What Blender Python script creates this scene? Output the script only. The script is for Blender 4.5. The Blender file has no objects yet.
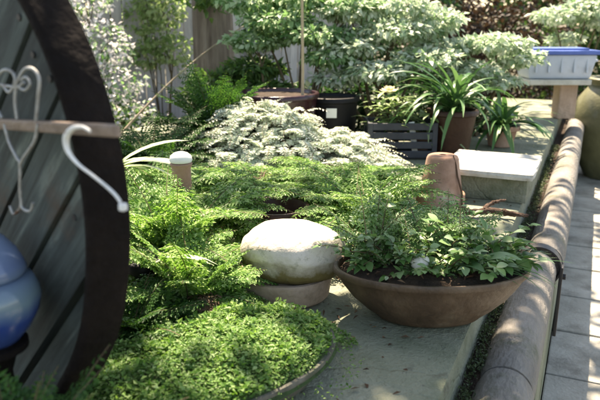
import bpy, bmesh, math, random
from mathutils import Vector as V, Matrix, noise
random.seed(11)
U = random.uniform; G = random.gauss
C = bpy.context.scene.collection
SC = bpy.context.scene
rad = math.radians

# ------------------------------------------------------------------ camera
FPX = 643.0; TH = math.atan(180/643); YAW = rad(24.2); CH = 1.25
cam = bpy.data.objects.new('camera', bpy.data.cameras.new('camera')); C.objects.link(cam)
cam.location = (0, 0, CH); cam.rotation_euler = (math.pi/2-TH, 0, YAW)
cam.data.sensor_width = 36; cam.data.lens = FPX/600*36
cam.data.clip_start = .02; cam.data.clip_end = 500
cam.data.dof.use_dof = True; cam.data.dof.focus_distance = 1.75; cam.data.dof.aperture_fstop = 5.0
SC.camera = cam
def ray(px, py):
    u = px-300; v = 200-py
    y = FPX*math.cos(TH)+v*math.sin(TH); z = -FPX*math.sin(TH)+v*math.cos(TH)
    return V((u*math.cos(YAW)-y*math.sin(YAW), u*math.sin(YAW)+y*math.cos(YAW), z))
def onz(px, py, z):
    r = ray(px, py); return V((0, 0, CH))+r*((z-CH)/r.z)
def atd(px, py, d):
    return V((0, 0, CH))+ray(px, py)*(d/FPX)

# ------------------------------------------------------------------ world, sun
SUN_EL = rad(62); SUN_AZ = math.atan2(-.55, .83)
sun_to = V((math.sin(SUN_AZ)*math.cos(SUN_EL), math.cos(SUN_AZ)*math.cos(SUN_EL), math.sin(SUN_EL)))
w = bpy.data.worlds.new('World'); SC.world = w; w.use_nodes = True
nt = w.node_tree; sky = nt.nodes.new('ShaderNodeTexSky'); sky.sky_type = 'NISHITA'; sky.sun_disc = False
sky.sun_elevation = SUN_EL; sky.sun_rotation = SUN_AZ
bg = nt.nodes['Background']; bg.inputs[1].default_value = .11
nt.links.new(sky.outputs[0], bg.inputs[0])
sl = bpy.data.lights.new('sun', 'SUN'); sl.energy = 4.9; sl.angle = rad(.53); sl.color = (1, .95, .87)
so = bpy.data.objects.new('sun', sl); C.objects.link(so)
so.rotation_euler = (-sun_to).to_track_quat('-Z', 'Y').to_euler(); so.location = (0, 0, 12)
SC.view_settings.view_transform = 'Standard'; SC.view_settings.look = 'None'
SC.view_settings.exposure = 2.12; SC.view_settings.use_white_balance = True; SC.view_settings.white_balance_temperature = 8400; SC.view_settings.white_balance_tint = 14; SC.view_settings.gamma = 1.0; SC.view_settings.use_curve_mapping = False

# ------------------------------------------------------------------ materials
def mat(name):
    m = bpy.data.materials.new(name); m.use_nodes = True
    return m, m.node_tree, m.node_tree.nodes['Principled BSDF']
def ramp(nt, stops):
    r = nt.nodes.new('ShaderNodeValToRGB'); e = r.color_ramp.elements
    while len(e) > 2: e.remove(e[-1])
    for i, (p, c) in enumerate(stops):
        x = e[i] if i < 2 else e.new(p)
        x.position = p; x.color = (*c, 1)
    return r
def rough_mat(name, stops, scale=8, rough=.8, bump=.3, detail=8, stretch=(1, 1, 1), fine=60, spec=.3, coat=0):
    m, nt, b = mat(name); L = nt.links
    tc = nt.nodes.new('ShaderNodeTexCoord'); mp = nt.nodes.new('ShaderNodeMapping'); mp.inputs['Scale'].default_value = stretch
    L.new(tc.outputs['Object'], mp.inputs[0])
    n = nt.nodes.new('ShaderNodeTexNoise'); n.inputs['Scale'].default_value = scale; n.inputs['Detail'].default_value = detail; n.inputs['Roughness'].default_value = .65
    L.new(mp.outputs[0], n.inputs['Vector'])
    r = ramp(nt, stops); L.new(n.outputs[0], r.inputs[0]); L.new(r.outputs[0], b.inputs['Base Color'])
    n2 = nt.nodes.new('ShaderNodeTexNoise'); n2.inputs['Scale'].default_value = fine; n2.inputs['Detail'].default_value = 6
    L.new(mp.outputs[0], n2.inputs['Vector'])
    ad = nt.nodes.new('ShaderNodeMath'); ad.operation = 'ADD'; L.new(n.outputs[0], ad.inputs[0]); L.new(n2.outputs[0], ad.inputs[1])
    bp = nt.nodes.new('ShaderNodeBump'); bp.inputs['Strength'].default_value = bump; bp.inputs['Distance'].default_value = .01
    L.new(ad.outputs[0], bp.inputs['Height']); L.new(bp.outputs[0], b.inputs['Normal'])
    mr = nt.nodes.new('ShaderNodeMapRange'); mr.inputs[3].default_value = rough-.12; mr.inputs[4].default_value = min(1, rough+.12)
    L.new(n2.outputs[0], mr.inputs[0]); L.new(mr.outputs[0], b.inputs['Roughness'])
    b.inputs['Specular IOR Level'].default_value = spec; b.inputs['Coat Weight'].default_value = coat; b.inputs['Coat Roughness'].default_value = .12
    return m
def stain_shade(m, cols, scale, lo, hi, bump=0, axis=None):
    """lay stains of another colour over a material; with axis=(z0, z1) the colour gathers towards one end, as painted shade"""
    nt = m.node_tree; L = nt.links; b = nt.nodes['Principled BSDF']; src = b.inputs['Base Color'].links[0].from_socket
    tc = nt.nodes.new('ShaderNodeTexCoord'); n = nt.nodes.new('ShaderNodeTexNoise'); n.inputs['Scale'].default_value = scale; n.inputs['Detail'].default_value = 9; n.inputs['Roughness'].default_value = .7
    L.new(tc.outputs['Object'], n.inputs['Vector']); out = n.outputs[0]
    if axis:
        sx = nt.nodes.new('ShaderNodeSeparateXYZ'); L.new(tc.outputs['Object'], sx.inputs[0])
        mr = nt.nodes.new('ShaderNodeMapRange'); mr.inputs[1].default_value = axis[0]; mr.inputs[2].default_value = axis[1]; mr.inputs[3].default_value = -.5; mr.inputs[4].default_value = .5
        L.new(sx.outputs[2], mr.inputs[0]); ad = nt.nodes.new('ShaderNodeMath'); L.new(out, ad.inputs[0]); L.new(mr.outputs[0], ad.inputs[1]); out = ad.outputs[0]
    f = nt.nodes.new('ShaderNodeMapRange'); f.inputs[1].default_value = lo; f.inputs[2].default_value = hi; L.new(out, f.inputs[0])
    mx = nt.nodes.new('ShaderNodeMix'); mx.data_type = 'RGBA'; L.new(f.outputs[0], mx.inputs[0]); L.new(src, mx.inputs[6]); mx.inputs[7].default_value = (*cols, 1)
    L.new(mx.outputs[2], b.inputs['Base Color']); return m
def cracks(m, scale=3, dep=.6):
    nt = m.node_tree; L = nt.links; b = nt.nodes['Principled BSDF']; old = b.inputs['Normal'].links[0].from_socket
    tc = nt.nodes.new('ShaderNodeTexCoord'); n = nt.nodes.new('ShaderNodeTexNoise'); n.inputs['Scale'].default_value = scale*2; n.inputs['Detail'].default_value = 5
    L.new(tc.outputs['Object'], n.inputs['Vector']); va = nt.nodes.new('ShaderNodeVectorMath'); va.operation = 'MULTIPLY_ADD'; va.inputs[1].default_value = (.25, .25, .25)
    L.new(n.outputs['Color'], va.inputs[0]); L.new(tc.outputs['Object'], va.inputs[2])
    v = nt.nodes.new('ShaderNodeTexVoronoi'); v.feature = 'DISTANCE_TO_EDGE'; v.inputs['Scale'].default_value = scale; L.new(va.outputs[0], v.inputs['Vector'])
    mr = nt.nodes.new('ShaderNodeMapRange'); mr.inputs[2].default_value = .012; L.new(v.outputs[0], mr.inputs[0])
    bp = nt.nodes.new('ShaderNodeBump'); bp.inputs['Strength'].default_value = dep; bp.inputs['Distance'].default_value = .006
    L.new(mr.outputs[0], bp.inputs['Height']); L.new(old, bp.inputs['Normal']); L.new(bp.outputs[0], b.inputs['Normal']); return m
def leaf_mat(name, cols, trans=.35, rough=.5, tcol=None):
    """leaves: every leaf (mesh island) gets its own tint; thin, so part of the light goes through"""
    m, nt, b = mat(name); L = nt.links
    g = nt.nodes.new('ShaderNodeNewGeometry')
    k = len(cols)
    r = ramp(nt, [(i/(k-1), c) for i, c in enumerate(cols)]); L.new(g.outputs['Random Per Island'], r.inputs[0])
    L.new(r.outputs[0], b.inputs['Base Color']); b.inputs['Roughness'].default_value = rough; b.inputs['Specular IOR Level'].default_value = .35
    t = nt.nodes.new('ShaderNodeBsdfTranslucent')
    hs = nt.nodes.new('ShaderNodeHueSaturation'); hs.inputs['Hue'].default_value = .485; hs.inputs['Saturation'].default_value = 1.1; hs.inputs['Value'].default_value = 1.25
    L.new(r.outputs[0], hs.inputs['Color']); L.new(hs.outputs[0], t.inputs[0])
    mx = nt.nodes.new('ShaderNodeMixShader'); mx.inputs[0].default_value = trans
    L.new(b.outputs[0], mx.inputs[1]); L.new(t.outputs[0], mx.inputs[2])
    L.new(mx.outputs[0], nt.nodes['Material Output'].inputs[0])
    return m
M = {}
M['concrete'] = rough_mat('mossy_concrete', [(.25, (.10, .12, .075)), (.5, (.19, .205, .15)), (.75, (.27, .275, .22))], 3.5, .9, .7, fine=110)
M['block'] = rough_mat('pale_stone', [(.3, (.34, .34, .30)), (.6, (.48, .48, .44)), (.8, (.58, .57, .52))], 9, .85, .5)
M['paver'] = rough_mat('paver', [(.25, (.19, .18, .15)), (.5, (.33, .32, .28)), (.78, (.47, .455, .41))], 5, .85, .35, fine=80)
M['soil'] = rough_mat('soil', [(.3, (.018, .012, .008)), (.6, (.05, .032, .02)), (.8, (.09, .06, .04))], 25, .95, 1, fine=140)
M['ground'] = rough_mat('garden_ground', [(.3, (.03, .03, .018)), (.5, (.06, .055, .03)), (.75, (.11, .10, .06))], 4, .95, .8, fine=50)
M['pole'] = rough_mat('weathered_pole', [(.25, (.11, .10, .088)), (.5, (.18, .168, .15)), (.8, (.27, .255, .235))], 9, .85, .6, stretch=(1.3, .6, 1.3), fine=70)
M['bowl'] = rough_mat('brown_stoneware', [(.3, (.04, .025, .016)), (.55, (.09, .058, .036)), (.8, (.17, .12, .08))], 9, .5, .3, fine=70, spec=.4)
M['tray'] = rough_mat('grey_stoneware', [(.3, (.07, .065, .055)), (.55, (.14, .13, .11)), (.8, (.24, .23, .2))], 11, .75, .35)
M['boulder'] = rough_mat('pale_boulder', [(.25, (.42, .37, .30)), (.5, (.58, .53, .46)), (.8, (.68, .62, .56))], 7, .85, .4, fine=60)
M['tan'] = rough_mat('tan_stone', [(.25, (.22, .155, .11)), (.5, (.34, .25, .19)), (.8, (.44, .34, .28))], 7, .75, .3)
M['terracotta'] = rough_mat('terracotta', [(.25, (.20, .105, .065)), (.5, (.34, .205, .145)), (.8, (.50, .37, .30))], 8, .8, .3)
M['teal'] = rough_mat('teal_grey_boards', [(.3, (.012, .017, .016)), (.5, (.042, .058, .054)), (.72, (.12, .15, .14))], 11, .75, .6, stretch=(.5, 1, 4), fine=45)
M['dark_wood'] = rough_mat('dark_rim_wood', [(.3, (.004, .003, .003)), (.6, (.011, .008, .007)), (.8, (.028, .019, .015))], 9, .85, .6, spec=.12)
M['brown_wood'] = rough_mat('brown_wood', [(.3, (.05, .025, .015)), (.6, (.11, .06, .035)), (.8, (.17, .10, .065))], 9, .75, .5)
M['red_brown'] = rough_mat('red_brown_glaze', [(.3, (.022, .009, .006)), (.6, (.05, .022, .014)), (.8, (.09, .045, .03))], 6, .5, .25)
M['driftwood'] = rough_mat('driftwood', [(.3, (.04, .024, .017)), (.55, (.11, .065, .045)), (.8, (.22, .16, .12))], 10, .85, 1, stretch=(1, 5, 5), fine=50)
M['bark'] = rough_mat('bark', [(.3, (.06, .045, .035)), (.55, (.15, .125, .10)), (.8, (.26, .23, .19))], 7, .9, 1, stretch=(3, 3, .35), fine=30)
M['fence'] = rough_mat('fence_boards', [(.3, (.24, .235, .245)), (.55, (.42, .415, .43)), (.8, (.56, .55, .57))], 5, .85, .5, stretch=(3, 3, .25))
M['stem'] = rough_mat('stem', [(.3, (.05, .035, .02)), (.6, (.11, .085, .045)), (.8, (.16, .14, .07))], 20, .8, .3)
M['cane'] = rough_mat('cane', [(.3, (.24, .19, .12)), (.6, (.38, .31, .21)), (.8, (.48, .42, .32))], 12, .65, .2, stretch=(2, 2, .4))
M['black'] = rough_mat('black_plastic', [(.3, (.004, .004, .005)), (.7, (.010, .010, .012))], 8, .55, .1, spec=.2)
M['crate'] = rough_mat('grey_blue_plastic', [(.3, (.018, .022, .030)), (.7, (.045, .053, .068))], 6, .5, .1)
M['crimson'] = rough_mat('crimson_glaze', [(.3, (.016, .004, .006)), (.7, (.040, .008, .013))], 6, .3, .1, coat=.3)
M['white'] = rough_mat('white_glaze', [(.3, (.62, .62, .58)), (.7, (.78, .78, .75))], 9, .4, .1)
M['olive'] = rough_mat('olive_glaze', [(.25, (.06, .06, .03)), (.55, (.12, .12, .065)), (.8, (.20, .20, .13))], 5, .45, .25, coat=.2)
M['blue_lid'] = rough_mat('blue_plastic', [(.3, (.05, .10, .33)), (.7, (.09, .16, .45))], 5, .4, .1)
M['tub'] = rough_mat('pale_tub', [(.3, (.34, .40, .48)), (.7, (.46, .51, .58))], 5, .4, .1)
M['copper'] = rough_mat('tan_metal', [(.3, (.10, .07, .055)), (.6, (.22, .165, .13)), (.8, (.36, .31, .26))], 30, .5, .3)
M['moss_dirt'] = rough_mat('moss_bed', [(.3, (.02, .035, .012)), (.7, (.05, .09, .03))], 30, .95, .8)
M['iron'] = rough_mat('silver_iron', [(.3, (.20, .20, .19)), (.6, (.38, .39, .39)), (.8, (.5, .5, .5))], 60, .55, .3)
stain_shade(M['iron'], (.12, .05, .025), 45, .56, .64); M['iron'].node_tree.nodes['Principled BSDF'].inputs['Metallic'].default_value = .6
M['enamel'] = rough_mat('white_enamel', [(.3, (.55, .56, .55)), (.7, (.74, .75, .74))], 40, .45, .2); stain_shade(M['enamel'], (.16, .075, .04), 70, .60, .66)
stain_shade(M['concrete'], (.045, .065, .025), 2.6, .50, .74); stain_shade(M['concrete'], (.07, .062, .05), 9, .60, .76); stain_shade(M['concrete'], (.05, .048, .04), 40, .60, .72); cracks(M['concrete'], 1.6, .5)
stain_shade(M['boulder'], (.16, .125, .05), 6, .62, .34, axis=(-.07, .075)); stain_shade(M['boulder'], (.25, .24, .17), 19, .56, .68); stain_shade(M['boulder'], (.18, .17, .13), 60, .62, .70); cracks(M['boulder'], 9, .12)  # olive moss tint, which also puts the underside's shade into the boulder's colour
stain_shade(M['pole'], (.075, .085, .05), 7, .54, .72); stain_shade(M['pole'], (.08, .07, .06), 22, .62, .72); stain_shade(M['paver'], (.14, .13, .11), 4, .52, .7); stain_shade(M['block'], (.2, .2, .16), 6, .55, .75); stain_shade(M['tray'], (.04, .055, .025), 9, .5, .7)
stain_shade(M['bowl'], (.17, .13, .09), 6, .58, .75); stain_shade(M['tub'], (.3, .3, .28), 7, .58, .78); stain_shade(M['tan'], (.12, .10, .06), 8, .55, .75)
m, nt, b = mat('black_iron'); b.inputs['Base Color'].default_value = (.012, .012, .014, 1); b.inputs['Roughness'].default_value = .55; M['black_iron'] = m
def board_grain(name, stops, ang):
    m, nt, b = mat(name); L = nt.links; tc = nt.nodes.new('ShaderNodeTexCoord')
    m1 = nt.nodes.new('ShaderNodeMapping'); m1.inputs['Rotation'].default_value = (0, ang, 0); L.new(tc.outputs['Object'], m1.inputs[0])
    m2 = nt.nodes.new('ShaderNodeMapping'); m2.inputs['Scale'].default_value = (2.2, 20, 24); L.new(m1.outputs[0], m2.inputs[0])
    n = nt.nodes.new('ShaderNodeTexNoise'); n.inputs['Scale'].default_value = 1.6; n.inputs['Detail'].default_value = 10; n.inputs['Roughness'].default_value = .7; n.inputs['Distortion'].default_value = .5
    L.new(m2.outputs[0], n.inputs['Vector'])
    n2 = nt.nodes.new('ShaderNodeTexNoise'); n2.inputs['Scale'].default_value = 5; n2.inputs['Detail'].default_value = 5; L.new(tc.outputs['Object'], n2.inputs['Vector'])
    g = nt.nodes.new('ShaderNodeNewGeometry'); a1 = nt.nodes.new('ShaderNodeMath'); a1.operation = 'MULTIPLY_ADD'; a1.inputs[1].default_value = .22; L.new(g.outputs['Random Per Island'], a1.inputs[0]); L.new(n.outputs[0], a1.inputs[2])
    a2 = nt.nodes.new('ShaderNodeMath'); a2.operation = 'MULTIPLY_ADD'; a2.inputs[1].default_value = .45; L.new(n2.outputs[0], a2.inputs[0]); L.new(a1.outputs[0], a2.inputs[2])
    r = ramp(nt, stops); L.new(a2.outputs[0], r.inputs[0]); L.new(r.outputs[0], b.inputs['Base Color']); b.inputs['Roughness'].default_value = .8
    bp = nt.nodes.new('ShaderNodeBump'); bp.inputs['Strength'].default_value = .7; bp.inputs['Distance'].default_value = .004; L.new(n.outputs[0], bp.inputs['Height']); L.new(bp.outputs[0], b.inputs['Normal'])
    return m
M['teal'] = board_grain('teal_grey_boards', [(.52, (.006, .008, .008)), (.74, (.020, .028, .027)), (.88, (.045, .062, .058)), (1, (.12, .145, .13))], rad(48))
stain_shade(M['teal'], (.055, .036, .024), 6, .56, .72)
# blue and celadon glaze in bands with runs
m, nt, b = mat('blue_glaze'); L = nt.links
tc = nt.nodes.new('ShaderNodeTexCoord'); sx = nt.nodes.new('ShaderNodeSeparateXYZ'); L.new(tc.outputs['Object'], sx.inputs[0])
n = nt.nodes.new('ShaderNodeTexNoise'); n.inputs['Scale'].default_value = 14; n.inputs['Detail'].default_value = 4
mp = nt.nodes.new('ShaderNodeMapping'); mp.inputs['Scale'].default_value = (1, 1, .3); L.new(tc.outputs['Object'], mp.inputs[0]); L.new(mp.outputs[0], n.inputs['Vector'])
ma = nt.nodes.new('ShaderNodeMath'); ma.operation = 'MULTIPLY_ADD'; ma.inputs[1].default_value = .05; L.new(n.outputs[0], ma.inputs[0]); L.new(sx.outputs[2], ma.inputs[2])
mr = nt.nodes.new('ShaderNodeMapRange'); mr.inputs[1].default_value = .20; mr.inputs[2].default_value = .47; L.new(ma.outputs[0], mr.inputs[0])
r = ramp(nt, [(0, (.05, .085, .085)), (.16, (.09, .16, .17)), (.32, (.03, .06, .19)), (.46, (.02, .05, .20)), (.56, (.12, .19, .23)), (.74, (.10, .15, .27)), (1, (.17, .24, .34))])
L.new(mr.outputs[0], r.inputs[0]); L.new(r.outputs[0], b.inputs['Base Color']); b.inputs['Roughness'].default_value = .16; M['blue'] = m

M['fern'] = leaf_mat('fern_green', [(.04, .125, .024), (.10, .23, .045), (.19, .34, .09), (.34, .47, .23)], .42)
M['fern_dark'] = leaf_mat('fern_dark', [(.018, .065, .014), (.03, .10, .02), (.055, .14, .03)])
M['silver'] = leaf_mat('silver_leaf', [(.30, .40, .26), (.52, .59, .46), (.68, .72, .64), (.75, .78, .72)], .4)
M['moss'] = leaf_mat('moss_green', [(.05, .14, .025), (.10, .225, .045), (.17, .31, .08), (.30, .43, .19)], .42)
M['moss_gap'] = leaf_mat('gap_moss', [(.035, .06, .02), (.06, .09, .035), (.10, .13, .06)], .25)
M['herb'] = leaf_mat('herb_green', [(.04, .11, .025), (.085, .19, .05), (.15, .27, .09), (.30, .40, .25)], .3, .42)
M['maple'] = leaf_mat('variegated_leaf', [(.13, .24, .11), (.30, .41, .27), (.47, .55, .44), (.64, .69, .62)], .4)
M['maple_green'] = leaf_mat('soft_green_leaf', [(.05, .14, .04), (.13, .26, .10), (.24, .38, .20), (.42, .53, .38)], .4)
M['strap'] = leaf_mat('strap_leaf', [(.03, .10, .03), (.06, .16, .05), (.12, .22, .09)], .25, .35)
M['pale_strap'] = leaf_mat('pale_strap_leaf', [(.26, .38, .16), (.42, .52, .30), (.58, .64, .46)], .35, .4)
M['dark_leaf'] = leaf_mat('dark_leaf', [(.01, .035, .012), (.02, .06, .018), (.04, .10, .03)], .3)
M['mid_leaf'] = leaf_mat('mid_leaf', [(.03, .08, .02), (.06, .14, .035), (.11, .2, .06)], .35)
M['yellow_leaf'] = leaf_mat('yellow_leaf', [(.15, .26, .09), (.26, .37, .16), (.40, .48, .28)], .45)
M['copper_leaf'] = leaf_mat('copper_leaf', [(.02, .014, .008), (.04, .025, .014), (.06, .04, .02)], .2)
M['blossom'] = leaf_mat('blossom', [(.58, .55, .56), (.72, .68, .70), (.78, .77, .74)], .3)
M['cream'] = leaf_mat('cream_petal', [(.62, .58, .36), (.72, .68, .48)], .3)
M['litter'] = leaf_mat('leaf_litter', [(.045, .022, .012), (.10, .055, .03), (.17, .11, .06)], .1, .7)
M['canopy'] = leaf_mat('canopy_leaf', [(.02, .06, .012), (.04, .10, .02), (.07, .14, .03)], .35)

# ------------------------------------------------------------------ mesh building
class MB:
    def __init__(s): s.v = []; s.f = []
    def leaf(s, p, d, n, L, W, bend=.15, cup=.1):
        """a small pointed leaf folded along its midrib"""
        side = d.cross(n)
        if side.length < 1e-5: side = d.orthogonal()
        side.normalize(); n = side.cross(d)
        m = p+d*(L*.45)+n*(cup*W); i = len(s.v)
        s.v += [p, m+side*(W/2), p+d*L-n*(bend*L), m-side*(W/2)]
        s.f += [(i, i+1, i+2), (i, i+2, i+3)]
    def blade(s, p, d, n, L, W, prof, curve=.3, fold=.15, twist=0, rows=None):
        """a longer leaf: rows along a bending midrib, width from prof (list of factors)"""
        side = d.cross(n).normalized(); k = len(prof); i0 = len(s.v); q = p.copy(); dd = d.normalized()
        for r in range(k):
            wv = W*prof[r]/2; nn = side.cross(dd)
            s.v += [q+side*wv+nn*(fold*wv), q.copy(), q-side*wv+nn*(fold*wv)]
            if r:
                a = i0+3*(r-1); bb = i0+3*r
                s.f += [(a, bb, bb+1, a+1), (a+1, bb+1, bb+2, a+2)]
            q = q+dd*(L/(k-1))
            dd = (dd-nn*(curve/(k-1))).normalized()
            if twist: side = (Matrix.Rotation(twist/(k-1), 3, dd) @ side)
            side = (side-dd*side.dot(dd)).normalized()
    def tube(s, pts, radii, n=8, cap=True):
        k = len(pts)
        if not hasattr(radii, '__len__'): radii = [radii]*k
        pts = [V(p) for p in pts]; i0 = len(s.v); ref = None
        for j, p in enumerate(pts):
            t = (pts[min(j+1, k-1)]-pts[max(j-1, 0)]).normalized()
            if ref is None: ref = t.orthogonal().normalized()
            ref = (ref-t*ref.dot(t)).normalized(); b2 = t.cross(ref)
            for a in range(n):
                an = 2*math.pi*a/n
                s.v.append(p+(ref*math.cos(an)+b2*math.sin(an))*radii[j])
        for j in range(k-1):
            for a in range(n):
                s.f.append((i0+j*n+a, i0+j*n+(a+1) % n, i0+(j+1)*n+(a+1) % n, i0+(j+1)*n+a))
        if cap:
            s.f.append(tuple(i0+a for a in reversed(range(n)))); s.f.append(tuple(i0+(k-1)*n+a for a in range(n)))
    def lathe(s, prof, n=48, sx=1, sy=1, wob=0, seed=0):
        """prof: (radius, z) from bottom to top; ends on the axis are closed"""
        i0 = len(s.v)
        for r, z in prof:
            for a in range(n):
                an = 2*math.pi*a/n
                k = 1+wob*noise.noise(V((math.cos(an)*1.3, math.sin(an)*1.3, z*5+seed)))
                s.v.append(V((math.cos(an)*r*sx*k, math.sin(an)*r*sy*k, z)))
        for j in range(len(prof)-1):
            for a in range(n):
                s.f.append((i0+j*n+a, i0+j*n+(a+1) % n, i0+(j+1)*n+(a+1) % n, i0+(j+1)*n+a))
        s.f.append(tuple(i0+a for a in reversed(range(n)))); s.f.append(tuple(i0+(len(prof)-1)*n+a for a in range(n)))
    def box(s, c, size, rot=None, bev=.0, jit=0):
        bm = bmesh.new(); bmesh.ops.create_cube(bm, size=1)
        for v in bm.verts: v.co = V((v.co.x*size[0], v.co.y*size[1], v.co.z*size[2]))
        if bev: bmesh.ops.bevel(bm, geom=list(bm.edges), offset=bev, segments=2, profile=.6, affect='EDGES')
        i0 = len(s.v); bm.verts.index_update(); rm = rot if rot else Matrix.Identity(3)
        for v in bm.verts: s.v.append(V(c)+rm @ v.co+V((U(-jit, jit), U(-jit, jit), U(-jit, jit))))
        for f in bm.faces: s.f.append(tuple(i0+v.index for v in f.verts))
        bm.free()
    def build(s, name, m, parent=None, smooth=False, sub=0):
        me = bpy.data.meshes.new(name); me.from_pydata([tuple(v) for v in s.v], [], s.f); me.update()
        if smooth: me.polygons.foreach_set('use_smooth', [True]*len(me.polygons))
        me.materials.append(m)
        o = bpy.data.objects.new(name, me); C.objects.link(o)
        if parent: o.parent = parent
        if smooth and sub == 0:
            try: me.set_sharp_from_angle(angle=rad(50))
            except Exception: pass
        if sub:
            md = o.modifiers.new('smooth', 'SUBSURF'); md.levels = md.render_levels = sub
        return o
def stone_slab(c, size, seed, amp=.004, n=22):
    """a slab with worn, chipped edges: a gridded box, edges nibbled by noise"""
    bm = bmesh.new(); bmesh.ops.create_cube(bm, size=1); bmesh.ops.subdivide_edges(bm, edges=list(bm.edges), cuts=n, use_grid_fill=True); mb = MB(); bm.verts.index_update()
    for v in bm.verts:
        p = V((v.co.x*size[0], v.co.y*size[1], v.co.z*size[2])); e = sorted(size[i]/2-abs(p[i]) for i in range(3))[1]
        k = max(0, 1-e/.012); q = noise.noise(p*22+V((seed, 0, 0))); ch = max(0, noise.noise(p*14+V((seed, 7, 0)))-.12)
        mb.v.append(V(c)+p*(1-k*(.012+.05*ch))+V((q, noise.noise(p*25), q*.4))*amp*.35)
    for f in bm.faces: mb.f.append(tuple(v.index for v in f.verts))
    bm.free(); return mb
def thing(name, label, cat, loc=(0, 0, 0), rz=0, group=None):
    o = bpy.data.objects.new(name, None); C.objects.link(o); o.location = loc; o.rotation_euler = (0, 0, rz)
    o.empty_display_size = .05; tag(o, label, cat, group); return o
def tag(o, label, cat, group=None):
    o['label'] = label; o['category'] = cat
    if group: o['group'] = group
    return o
def struct(o): o['kind'] = 'structure'; return o
def rdir(el0, el1, az=None):
    az = U(0, 2*math.pi) if az is None else az; el = rad(U(el0, el1))
    return V((math.cos(az)*math.cos(el), math.sin(az)*math.cos(el), math.sin(el)))
UPV = V((0, 0, 1))

# ------------------------------------------------------------------ foliage makers
def frond(mb, st, p, d, L, pairs, pl, droop=.9, narrow=.26, up=None):
    """one pinnate fern frond, arching over; leaflets both sides, each lobed into little leaves"""
    k = 9; pts = [p.copy()]; dirs = [d.normalized()]; q = p.copy(); dd = d.normalized()
    for j in range(k):
        q = q+dd*(L/k); dd = (dd+V((0, 0, -droop/k))).normalized(); pts.append(q.copy()); dirs.append(dd.copy())
    st.tube(pts, [.0016*(1-.8*j/k)+.0004 for j in range(k+1)], 4, False)
    for i in range(pairs):
        t = .12+.88*i/(pairs-1); x = t*k; j = min(int(x), k-1); fr = x-j
        c = pts[j].lerp(pts[j+1], fr); dd = dirs[j].lerp(dirs[j+1], fr).normalized()
        side = dd.cross(UPV)
        if side.length < .05: side = dd.orthogonal()
        side.normalize(); n = side.cross(dd)
        ln = pl*(math.sin(math.pi*min(1, t*.93+.10))**.75)*U(.85, 1.12)+.004
        for sg in (1, -1):
            ld = (side*sg+dd*U(.25, .5)+n*U(-.25, .12)).normalized()
            # lobed leaflet: chain of small leaves
            if ln > .022:
                nl = 4
                for a in range(nl):
                    b0 = c+ld*(ln*a/nl); wv = ln*narrow*(1-.5*a/nl)
                    for s2 in (1, -1):
                        l2 = (ld*.75+dd*s2*.8).normalized()
                        mb.leaf(b0, l2, (n+V((G(0, .25), G(0, .25), 0))).normalized(), wv*1.5, wv*.75, .2)
                mb.leaf(c+ld*ln*.7, ld, n, ln*.35, ln*narrow*.7, .2)
            else:
                mb.leaf(c, ld, n, ln, ln*narrow*1.2, .2)
def pot_profile(r0, r1, h, t=.012, lip=.012):
    return [(r0*.6, 0), (r0, .002), (r1-.004, h-.03), (r1, h-.028), (r1+lip, h-.024), (r1+lip, h-.004), (r1+lip-.004, h), (r1-t+.004, h), (r1-t, h-.004), (r1-t, h-.03), (.0005, h-.032)]
def fern(name, label, loc, nf, L, pl, m, pairs=22, el=(25, 80), group=None, droop=1.1, h=.09, azr=None):
    t = thing(name, label, 'fern', loc, 0, group)
    a = MB(); a.lathe(pot_profile(.05, .07, h), 28); a.build('pot', M['terracotta'], t, True)
    lf = MB(); st = MB()
    for i in range(nf):
        az = 2*math.pi*i/nf*1.618*3+U(-.3, .3) if azr is None else U(*azr)
        e = rad(U(*el)); d = V((math.cos(az)*math.cos(e), math.sin(az)*math.cos(e), math.sin(e)))
        p = V((U(-.02, .02), U(-.02, .02), h-.02))
        frond(lf, st, p, d, L*U(.65, 1.12), pairs, pl*U(.8, 1.1), droop*U(.7, 1.3))
    lf.build('foliage', m, t); st.build('stems', M['stem'], t)
    dl = MB(); ds = MB()
    for i in range(4):
        az = U(0, 6.283) if azr is None else U(*azr); frond(dl, ds, V((0, 0, h-.01)), rdir(5, 40, az), L*U(.5, .9), max(8, pairs//2), pl*.6, 1.8)
    ds.v = [v.copy() for v in ds.v]; k = len(dl.v); dl.v += ds.v; dl.f += [tuple(q+k for q in f_) for f_ in ds.f]
    dl.build('dead_fronds', M['litter'], t)
    return t
def clump(mb, c, rx, ry, rz, n, L, W, flat=.5, shell=.55):
    """leaves spread through one uneven clump"""
    for i in range(n):
        d = V((G(0, 1), G(0, 1), G(0, 1))).normalized(); k = U(shell, 1.0)**.8
        k *= 1+.35*noise.noise(d*1.7+c*3)
        p = c+V((d.x*rx*k, d.y*ry*k, d.z*rz*k))
        ld = (d*.7+V((G(0, .6), G(0, .6), -.25+G(0, .35)))).normalized()
        n_ = (UPV*flat+V((G(0, .4), G(0, .4), G(0, .3)))+d*.35).normalized()
        l = L*U(.6, 1.25)
        mb.leaf(p, ld, n_, l, W*l/L*U(.8, 1.2), U(0, .35))
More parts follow.
